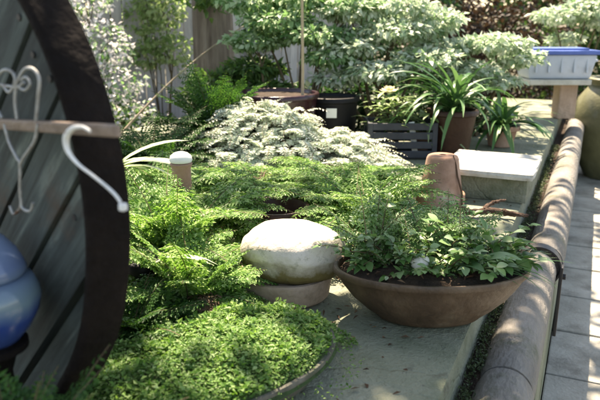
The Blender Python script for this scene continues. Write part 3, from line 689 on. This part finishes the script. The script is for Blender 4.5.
# ------------------------------------------------------------------ block, terracotta, driftwood
t = thing('stone_block', 'long pale stone block with a sunlit white top, standing on the ledge edge', 'block', (-.345, 2.76, ZL+.002), rad(0))
a = stone_slab((0, 0, .05), (.315, .35, .10), 8); a.build('base', M['concrete'], t)  # darker concrete puts the base's shade into its colour
a = stone_slab((0, -.01, .1135), (.365, .42, .024), 3); a.build('top_slab', M['block'], t)
ctp = onz(440, 203, ZL)
t = thing('clay_pot', 'upturned pinkish terracotta pot with a cracked side, behind the bowl', 'pot', (ctp.x, ctp.y, ZL+.002))
a = MB(); a.lathe([(.086, 0), (.094, .002), (.096, .012), (.095, .040), (.091, .046), (.083, .048), (.081, .060), (.062, .180), (.057, .190), (.050, .193), (.014, .194), (.012, .188), (.0005, .187)], 48, 1, 1, .008); a.build('pot', M['terracotta'], t, True)
a = MB(); a.tube([(.095, -.045, .0), (.088, -.035, .06), (.068, -.036, .12), (.058, -.030, .165), (.045, -.028, .20)], [.004, .004, .0035, .003, .002], 7); a.build('vine_stem', M['brown_wood'], t, True)
cdw = onz(492, 218, ZL)
t = thing('driftwood', 'gnarled reddish brown piece of driftwood in front of the stone block', 'driftwood', (cdw.x, cdw.y, ZL+.002), YAW+rad(-6))
def gnarl(pts, r0, r1, n=11):
    p = spline(pts, 9); k = len(p); mb = MB(); mb.tube([q+V((G(0, .0015), G(0, .0015), G(0, .001))) for q in p], [(r0+(r1-r0)*j/(k-1))*(1+.35*noise.noise(V((j*.45, r0*90, 2)))) for j in range(k)], n); return mb
gnarl([(-.13, .02, .014), (-.07, .0, .018), (.0, .010, .022), (.07, -.008, .017), (.13, .004, .010)], .017, .006).build('branch', M['driftwood'], t, True)
gnarl([(-.03, .006, .028), (.0, .04, .042), (.035, .055, .05), (.06, .08, .045)], .009, .003, 8).build('twig', M['driftwood'], t, True)
gnarl([(.03, .003, .026), (.06, -.03, .03), (.10, -.045, .022)], .007, .0025, 8).build('twig', M['driftwood'], t, True)
gnarl([(-.09, .01, .022), (-.11, -.02, .04), (-.15, -.03, .045)], .006, .002, 8).build('twig', M['driftwood'], t, True)

# ------------------------------------------------------------------ pots further back
def pot(name, label, loc, r0, r1, h, m, cat='pot', group=None):
    t = thing(name, label, cat, loc, 0, group); a = MB(); a.lathe(pot_profile(r0, r1, h, .012, .010), 48); a.build('body', m, t, True)
    a = MB(); a.lathe([(.01, h-.03), (r1-.013, h-.029), (r1-.013, h-.018), (r1*.5, h-.012), (.001, h-.012)], 32); a.build('soil', M['soil'], t, True); return t
p = onz(331, 150, ZL); tB_ = pot('black_pot', 'square-shouldered black pot with a white tag, behind the silver mound', (p.x, p.y, ZL+.002), .125, .145, .30, M['black'])
a = MB(); v = -V((p.x, p.y, 0)).normalized(); az = math.atan2(v.y, v.x)
a.box(v*.152+V((0, 0, .225)), (.004, .055, .05), Matrix.Rotation(az, 3, 'Z'), .001); a.build('tag', M['white'], tB_)
p = atd(276, 104, 3.35); pot('crimson_pot', 'wide dark crimson glazed pot half hidden behind the silver mound', (p.x, p.y, ZL+.002), .19, .215, p.z-ZL+.06, M['crimson'])
p = onz(392, 160, ZL)
cr_ = thing('plastic_crate', 'dark grey-blue slatted plastic crate between the black pot and the brown pot', 'crate', (p.x, p.y+.12, ZL+.002), YAW)
a = MB(); W_, D_, H_ = .34, .22, .19
for s_ in (1, -1):
    for k in range(4):
        a.box((0, s_*D_/2, .028+k*.048), (W_, .010, .036), None, .003); a.box((s_*W_/2, 0, .028+k*.048), (.010, D_-.012, .036), None, .003)
    for s2 in (1, -1): a.box((s_*(W_/2-.004), s2*(D_/2-.004), H_/2+.002), (.026, .026, H_), None, .004)
a.build('slatted_sides', M['crate'], cr_)
a = MB(); a.box((0, 0, .008), (W_-.02, D_-.02, .012)); a.build('bottom', M['crate'], cr_)
pm = onz(416, 158, ZL)
t = thing('plant_marker', 'white upright plant marker leaning at the crate corner', 'marker', (pm.x, pm.y-.01, ZL+.002), YAW)
a = MB(); rm = Matrix.Rotation(rad(-9), 3, 'Y'); a.box(rm @ V((0, 0, .098)), (.030, .006, .19), rm, .002); a.build('marker_blade', M['enamel'], t)
t = thing('flowering_plant', 'yellow-leaved plant with a single cream flower growing out of the crate', 'plant', (p.x-.02, p.y+.12, ZL+.018), YAW)
a = MB()
for i in range(200):
    q = V((G(0, .075), G(0, .05), U(.12, .30))); a.blade(q, rdir(-10, 40), UPV, U(.05, .10), .022, [.1, .8, 1, .7, .1], .7, .2)
a.build('leaves', M['yellow_leaf'], t, True)
a = MB()
for k in range(7): d = rdir(0, 55); a.tube([V((0, 0, .0)), V((G(0, .03), G(0, .03), .15)), V((G(0, .07), G(0, .05), .28))], [.004, .003, .002], 5)
a.build('stems', M['stem'], t)
a = MB(); fc = V((-.055, -.09, .325))
for ring_, (n_, el_, l_) in enumerate(((8, 10, .052), (7, 40, .044), (5, 68, .034))):
    for k in range(n_): d = rdir(el_-6, el_+6, 2*math.pi*k/n_+ring_*.4); a.blade(fc, d, UPV, l_, .034, [.25, .8, 1, .85, .3], -.5, .3)
a.build('flower', M['cream'], t, True)
p = onz(448, 158, ZL); bp_ = pot('brown_pot', 'dark red-brown pot with a clump of long arching leaves', (p.x, p.y+.05, ZL+.002), .09, .125, .25, M['red_brown'])
a = MB()
for i in range(70):
    az = U(0, 6.283); d = rdir(25, 80, az); a.blade(V((U(-.04, .04), U(-.04, .04), .23)), d, UPV, U(.25, .48), .026, [.5, .8, 1, 1, .95, .85, .65, .4, .05], U(1.0, 2.2), .3, U(-.4, .4))
a.build('leaves', M['strap'], bp_, True)
strap_plant('strap_leaf_plant', 'deep green strap-leaved plant behind the stone block', 'plant', at_ledge(500, 146), 60, .36, .03, M['strap'], (20, 80), 'dark strap-leaved plants', (0, 6.283), 1.7, M['terracotta'], .12, .09)
t = strap_plant('strap_leaf_plant', 'deep green strap-leaved plant beside the terracotta pot and the crate', 'plant', at_ledge(425, 152), 40, .34, .018, M['yellow_leaf'], (20, 75), 'dark strap-leaved plants', (0, 6.283), 1.6, M['terracotta'], .12, .07)
t['label'] = 'yellow-green strap-leaved plant beside the white marker'; del t['group']

# tub with a blue lid on a post at the end of the path
ptb = atd(553, 78, 4.7)
t = thing('stone_pedestal', 'narrow pinkish stone pedestal under the blue-lidded tub', 'pedestal', (ptb.x, ptb.y, ZL+.002), YAW)
hp = ptb.z-ZL
a = MB(); a.box((.10, 0, hp/2), (.13, .13, hp), None, .008); a.build('shaft', M['tan'], t)
a = MB(); a.box((0, 0, hp-.02), (.44, .30, .039), None, .006); a.build('cap', M['block'], t)
t = thing('lidded_tub', 'pale tub with a blue lid on the pedestal at the far end', 'tub', (ptb.x, ptb.y, ZL+hp+.003), YAW)
a = MB()
for z0, w0 in ((0, 1),):
    bm_ = [(-.24, -.13, 0), (.24, -.13, 0), (.24, .13, 0), (-.24, .13, 0)]
a.box((0, 0, .085), (.50, .28, .17), None, .02)
a.v = [V((v.x*(.88+.12*v.z/.17), v.y*(.88+.12*v.z/.17), v.z)) for v in a.v]; a.build('body', M['tub'], t, True)
a = MB(); a.box((0, 0, .185), (.54, .32, .030), None, .01); a.box((0, 0, .206), (.40, .20, .016), None, .005); a.build('lid', M['blue_lid'], t, True)
for s_ in (1, -1): a = MB(); a.tube([(s_*.245, -.05, .12), (s_*.285, -.045, .125), (s_*.285, .045, .125), (s_*.245, .05, .12)], .010, 8); a.build('handle', M['tub'], t, True)
for k in range(5): a = MB(); a.box((-.18+.09*k, -.136+.0, .10), (.012, .014, .11), Matrix.Rotation(rad(-5.5), 3, 'X'), .003); a.build('rib', M['tub'], t)
# olive urn on the path
pu = onz(608, 178, 0)
t = thing('olive_urn', 'tall olive glazed urn standing on the path at the right edge', 'urn', (pu.x, pu.y, .016))
a = MB(); a.lathe([(.16, 0), (.19, .004), (.20, .02), (.27, .18), (.325, .38), (.33, .5), (.30, .63), (.235, .715), (.205, .74), (.21, .757), (.245, .775), (.25, .79), (.235, .80), (.20, .795), (.185, .76), (.18, .70), (.001, .69)], 64); a.build('body', M['olive'], t, True)
a = MB(); a.lathe([(.02, .701), (.168, .702), (.16, .716), (.001, .72)], 32); a.build('soil', M['soil'], t, True)

# ------------------------------------------------------------------ fence, vine, cane, stake
f0 = V((-4.9, 3.3, 0)); f1 = V((-2.35, 6.6, 0)); fd = (f1-f0); FL = fd.length; fa = math.atan2(fd.y, fd.x)
t = thing('board_fence', 'grey fence of upright boards behind the ledge at the left', 'fence', (f0.x, f0.y, 0), fa)
a = MB(); x = 0
while x < FL:
    wb = U(.085, .10); a.box((x+wb/2, U(-.004, .004), .93+U(-.02, .02)), (wb-.006, .018, 1.86), Matrix.Rotation(G(0, .008), 3, 'Y'), .003); x += wb
a.build('boards', M['fence'], t)
for z in (.35, 1.5): a = MB(); a.box((FL/2, .032, z), (FL, .04, .08), None, .004); a.build('rail', M['fence'], t)
for k in range(4): a = MB(); a.box((.05+k*(FL-.1)/3, .10, .95), (.09, .09, 1.9), None, .006); a.build('post', M['fence'], t)
def fpt(px, off=.0, z=0):
    r = ray(px, 60); n_ = V((-fd.y, fd.x, 0)).normalized(); o = V((0, 0, CH)); q = f0-n_*off
    s_ = (q-o).dot(n_)/r.dot(n_); return o+r*s_
vp = fpt(162, .22); zz = []
shrub('climbing_vine', 'yellow-green climber hanging over the grey board fence', 'climber', (vp.x, vp.y, -.02), [(G(0, .02)+dx, dy, z, .17, .13, .13) for dx, dy, z in ((-.1, 0, 1.42), (.1, -.03, 1.35), (0, -.05, 1.12), (.15, -.02, 1.02), (-.14, -.03, .98), (.02, -.05, 1.6), (-.2, .0, 1.3))], .05, .034, M['yellow_leaf'], 1700, flat=.3, trunk_r=.012)
wp_ = fpt(82, .75)
shrub('blossom_shrub', 'white-blossomed shrub between the plank lid and the fence', 'shrub', (wp_.x, wp_.y, -.02), [(dx, dy, z, .22, .2, .18) for dx, dy, z in ((-.25, 0, 1.3), (.0, .1, 1.45), (.2, 0, 1.1), (-.1, -.1, .95), (.32, -.06, .82), (.1, -.12, .72), (-.35, 0, 1.6), (.36, .0, .55))], .038, .028, M['blossom'], 2300, flat=.25, trunk_r=.014)
bs = [o for o in C.objects if o.name == 'blossom_shrub'][0]; lf = MB()
for dx, dy, z in ((-.25, 0, 1.3), (.0, .1, 1.45), (.2, 0, 1.1), (-.1, -.1, .95), (.32, -.06, .82), (.1, -.12, .72), (-.35, 0, 1.6), (.36, .0, .55)): clump(lf, V((dx, dy+.04, z)), .2, .18, .16, 170, .045, .03)
lf.build('leaves', M['maple_green'], bs)
wq = fpt(112, .6)
shrub('leafy_shrub', 'soft green shrub at the foot of the fence beside the plank lid', 'shrub', (wq.x, wq.y, -.02), [(dx, dy, z, .2, .18, .15) for dx, dy, z in ((-.15, 0, .5), (.12, 0, .46), (.3, .1, .4), (.0, -.1, .36), (.4, 0, .34))], .045, .03, M['mid_leaf'], 2600, flat=.4, trunk_r=.012)
ca = atd(186, 80, 3.9); cb2 = atd(240, 33, 4.1); dv = (cb2-ca); foot = ca-dv*((ca.z-ZL-.002)/dv.z)
a = MB(); top = cb2+dv*.35; a.tube([foot+(top-foot)*(j/12)+V((0, 0, .07*math.sin(math.pi*j/12)-.0)) for j in range(13)], [.007-.0003*j for j in range(13)], 8)
tag(a.build('garden_cane', M['cane'], None, True), 'pale cane leaning slantwise in front of the tree trunk', 'cane')
s0 = atd(302, 100, 3.3); a = MB(); a.tube([(s0.x, s0.y, ZL+.002), (s0.x+.004, s0.y, 1.0), (s0.x-.003, s0.y+.004, 1.5)], [.009, .008, .007], 8)
tag(a.build('garden_stake', M['cane'], None, True), 'thin upright tan stake beside the black pot', 'stake')

# ------------------------------------------------------------------ pale and green shrubs across the back
mg = 'pale-leaved maples in a row at the back of the ledge'
def maple(label, px, py, d, m, cl, n, L=.042, W=.028, group=mg, name='maple_shrub', cat='maple', tr=.016, flat=.9):
    p = atd(px, py, d); base = (p.x, p.y, ZL+.002)
    out = []
    for (u, v, w_, rx, rz) in cl:   # u right, v up, w away, in metres round the point seen at px,py
        q = R_*u+F_*w_; out.append((q.x, q.y, p.z-ZL+v*1.1, rx*.95, rx*.95, rz*.62))
    return shrub(name, label, cat, base, out, L, W, m, n, group=group, flat=flat, trunk_r=tr)
maple('pale variegated maple above the crate and the cream flower', 385, 62, 3.7, M['maple'], [(-.22, .08, 0, .20, .07), (.05, .16, .05, .22, .08), (.22, .02, -.05, .20, .07), (-.05, -.04, -.1, .2, .06), (-.28, -.08, 0, .14, .05), (.12, .28, .15, .2, .08), (-.2, .26, .15, .2, .08), (.3, .22, .2, .2, .08)], 5200)
maple('whitest variegated maple, above the brown pot', 478, 58, 3.9, M['maple'], [(-.2, .06, 0, .22, .08), (.08, .08, -.06, .22, .07), (.24, .0, .05, .18, .07), (-.05, -.06, -.1, .2, .06), (.06, -.12, -.05, .2, .05), (-.3, .16, .1, .2, .07)], 4800)
maple('green drooping maple above the crimson pot and the stake', 300, 45, 3.7, M['maple_green'], [(-.12, .12, .1, .24, .09), (.1, .05, 0, .22, .07), (-.25, .02, .1, .2, .07), (.02, .24, .2, .24, .1), (.16, -.06, -.08, .16, .05), (.27, .2, .1, .2, .08), (-.3, .22, .2, .2, .08)], 5200)
maple('dark green arching shrub left of the stake, over the silver mound', 236, 80, 3.9, M['mid_leaf'], [(-.12, .0, 0, .17, .06), (.1, .06, .05, .2, .07), (.2, -.04, -.05, .16, .05), (-.22, -.08, 0, .14, .06), (.02, -.08, -.1, .14, .05)], 3000, .055, .022, None, 'arching_shrub', 'shrub')
p = atd(214, 104, 3.1)
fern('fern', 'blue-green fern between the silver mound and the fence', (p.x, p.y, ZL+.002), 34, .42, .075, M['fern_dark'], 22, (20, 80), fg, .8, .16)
maple('pale mint-green shrub at the top right corner', 572, 22, 5.6, M['maple'], [(-.15, .05, 0, .2, .1), (.12, .1, 0, .22, .12), (.3, .02, 0, .22, .1), (.28, .22, .1, .2, .1), (0, -.14, .1, .16, .07)], 2600, .05, .036, None, 'pale_shrub', 'shrub')
maple('very dark low shrub added to darken the gap behind the black pot', 335, 108, 4.1, M['dark_leaf'], [(-.2, .04, 0, .2, .16), (.1, .06, 0, .22, .16), (.3, -.02, 0, .2, .14), (-.05, -.16, 0, .25, .14)], 2600, .06, .03, 'low dark shrubs added to darken the gaps behind the pots', 'added_low_shrub', 'shrub')  # this shrub and the next are added as darkness behind the pots
maple('very dark low shrub added to darken the gap behind the brown pot and the crate', 440, 112, 4.2, M['dark_leaf'], [(-.25, .04, 0, .22, .16), (.05, .06, 0, .22, .16), (.28, -.02, 0, .2, .14), (0, -.16, 0, .28, .14)], 2600, .06, .03, 'low dark shrubs added to darken the gaps behind the pots', 'added_low_shrub', 'shrub')
# shrubs on the ground beyond the ledge
hg = 'dark garden shrubs behind the ledge'
for (px, d, m, sc, lab, L, W) in ((262, 6.6, 'dark_leaf', 1.0, 'dark green shrub standing just right of the tree trunk', .08, .04),
        (330, 7.2, 'dark_leaf', 1.05, 'dark green shrub behind the black pot', .08, .045), (405, 7.0, 'dark_leaf', 1.0, 'dark shrub behind the crate', .08, .04),
        (492, 7.4, 'copper_leaf', 1.15, 'copper-brown leaved shrub at the top, behind the pale maples', .07, .045),
        (440, 8.4, 'copper_leaf', 1.0, 'copper-brown shrub farther back, left of the other brown one', .07, .045),
        (560, 9.0, 'mid_leaf', .8, 'mid-green shrub at the far end of the path', .08, .05), (625, 8.6, 'dark_leaf', .9, 'dark shrub behind the olive urn', .08, .05)):
    q = atd(px, 40, d)
    cl = [(U(-.5, .5)*sc, U(-.3, .3)*sc, U(.25, 1.5)*sc, .36*sc, .33*sc, .26*sc) for k in range(13)]
    shrub('garden_shrub', lab, 'shrub', (q.x, q.y, -.03), cl, L, W, M[m], 3300, group=hg, flat=.4, trunk_r=.02)
bgp = 'leafy trees far behind the garden'
for (px, d, sc, m, lab) in ((90, 10, 1.3, 'mid_leaf', 'far tree showing over the fence above the blossoms'), (205, 10.5, 1.4, 'dark_leaf', 'far dark tree behind the trunk with the leaning cane'), (330, 11, 1.4, 'mid_leaf', 'far tree behind the stake'),
        (440, 12, 1.45, 'dark_leaf', 'far dark tree behind the copper shrubs'), (535, 14, 1.2, 'mid_leaf', 'far tree above the blue-lidded tub'), (650, 13, 1.4, 'mid_leaf', 'far tree beyond the olive urn')):
    q = atd(px, 10, d)
    cl = [(U(-.9, .9)*sc, U(-.7, .7)*sc, U(.5, 2.6)*sc, .5*sc, .5*sc, .42*sc) for k in range(18)]
    o = shrub('background_tree', lab, 'tree', (q.x, q.y, -.03), cl, .15, .09, M[m], 4200, group=bgp, flat=.4, trunk_r=.05)

# ------------------------------------------------------------------ shade tree: trunk in view, unseen crown added to dapple the ledge
ptk = atd(213, 50, 5.0); tk = V((ptk.x, ptk.y, -.03))
sh = thing('shade_tree', 'tall grey-brown tree trunk by the fence, with an unseen crown added overhead to shade the ledge', 'tree', tk)
a = MB(); H_ = 4.4
a.tube([V((0, 0, 0)), V((.0, 0, .12)), V((.01, 0, .6)), V((.0, .01, 1.3)), V((.03, -.02, 2.3)), V((.08, -.03, 3.3)), V((.12, -.05, H_))], [.24, .19, .165, .155, .14, .12, .085], 22)
a.build('trunk', M['bark'], sh, True)
# sun gaps cut into the added crown above chosen places: (point, radius)
lit = [(onz(195, 300, .70), .16), (onz(250, 232, .72), .2), (V((cr.x, cr.y, .70)), .21), (V((cb.x, cb.y, .72)), .15), (V((-1.30, 2.65, .75)), .62), (V((-.36, 2.72, .71)), .26), (V((-.60, 1.0, .66)), .17), (onz(182, 288, .66), .06), (onz(185, 240, .72), .30), (onz(575, 266, 0), .10),
       (onz(588, 208, 0), .22), (atd(480, 60, 3.8), .6), (atd(390, 55, 3.7), .55), (atd(300, 30, 3.8), .45), (fpt(160, .3, 0)+V((0, 0, .0)), .4), (onz(145, 170, .75), .14), (onz(565, 212, .45), .05), (atd(85, 60, 4.2), .5), (atd(555, 62, 4.7), .3), (onz(330, 195, .75), .12)]
lf = MB(); br = MB(); lit2 = [(p, p-sun_to*((p.z)/sun_to.z), r) for p, r in lit]
cc = V((-1.75, 3.0, 0)); hub = tk+V((.12, -.05, H_))
for k in range(420):
    an = U(0, 6.283); rr = math.sqrt(U(0, 1))
    c = V((cc.x+math.cos(an)*rr*3.6, cc.y+math.sin(an)*rr*3.9, 4.15+.9*(1-rr*rr)+U(-.45, .5)))
    if k % 4 == 0:
        b0 = hub-V((0, 0, U(0, .8))); m_ = b0.lerp(c, .55)+V((G(0, .15), G(0, .15), .25)); rel = lambda q: q-tk
        if all((x-sun_to*(x.z/sun_to.z)-g0).length > r for x in [b0.lerp(m_, j/8) for j in range(3, 9)]+[m_.lerp(c, j/8) for j in range(9)] for (P, g0, r) in lit2):
            br.tube([rel(b0), rel(m_), rel(c)], [.022, .011, .004], 6)
    for i in range(30):
        p = c+V((G(0, .26), G(0, .26), G(0, .12))); g = p-sun_to*(p.z/sun_to.z); ok = True
        for (P, g0, r) in lit2:
            if (g-g0).length < r and U(0, 1) < .97: ok = False; break
        if not ok: continue
        lf.leaf(p-tk, rdir(-35, 20), (UPV+V((G(0, .35), G(0, .35), 0))).normalized(), U(.09, .15), U(.05, .08), .2)
for (px, py, z) in ((380, 365, ZL), (330, 385, ZL), (420, 390, ZL), (400, 345, ZL), (440, 330, ZL), (500, 320, .47), (350, 350, ZL), (30, 200, 1.0), (60, 330, .8), (480, 370, .47), (510, 350, .47), (525, 290, .47), (545, 220, .47), (360, 135, ZL), (400, 142, ZL), (440, 138, ZL), (330, 140, ZL), (500, 140, ZL), (470, 145, ZL), (380, 120, ZL), (300, 120, ZL)):  # extra unseen leaf clumps added to shade the ledge, lid, poles and pots
    g = onz(px, py, z); p0 = g+sun_to*((4.1-z)/sun_to.z)
    for i in range(48):
        p = p0+V((G(0, .15), G(0, .15), G(0, .12))); g1 = p-sun_to*(p.z/sun_to.z)
        if any((g1-g0).length < r*.9 for (P, g0, r) in lit2): continue
        lf.leaf(p-tk, rdir(-35, 20), (UPV+V((G(0, .35), G(0, .35), 0))).normalized(), U(.09, .15), U(.05, .08), .2)
q = atd(208, -4, 4.6)   # one low hanging spray in front of the trunk
for i in range(120): p = q+V((G(0, .10), G(0, .10), G(0, .05))); lf.leaf(p-tk, rdir(-60, 0), rdir(20, 80), U(.06, .09), U(.03, .045), .2)
br.tube([V((.05, -.02, 2.6)), (q-tk)+V((0, 0, .35)), q-tk], [.02, .012, .004], 6)
lf.build('crown', M['canopy'], sh); br.build('branches', M['bark'], sh, True)
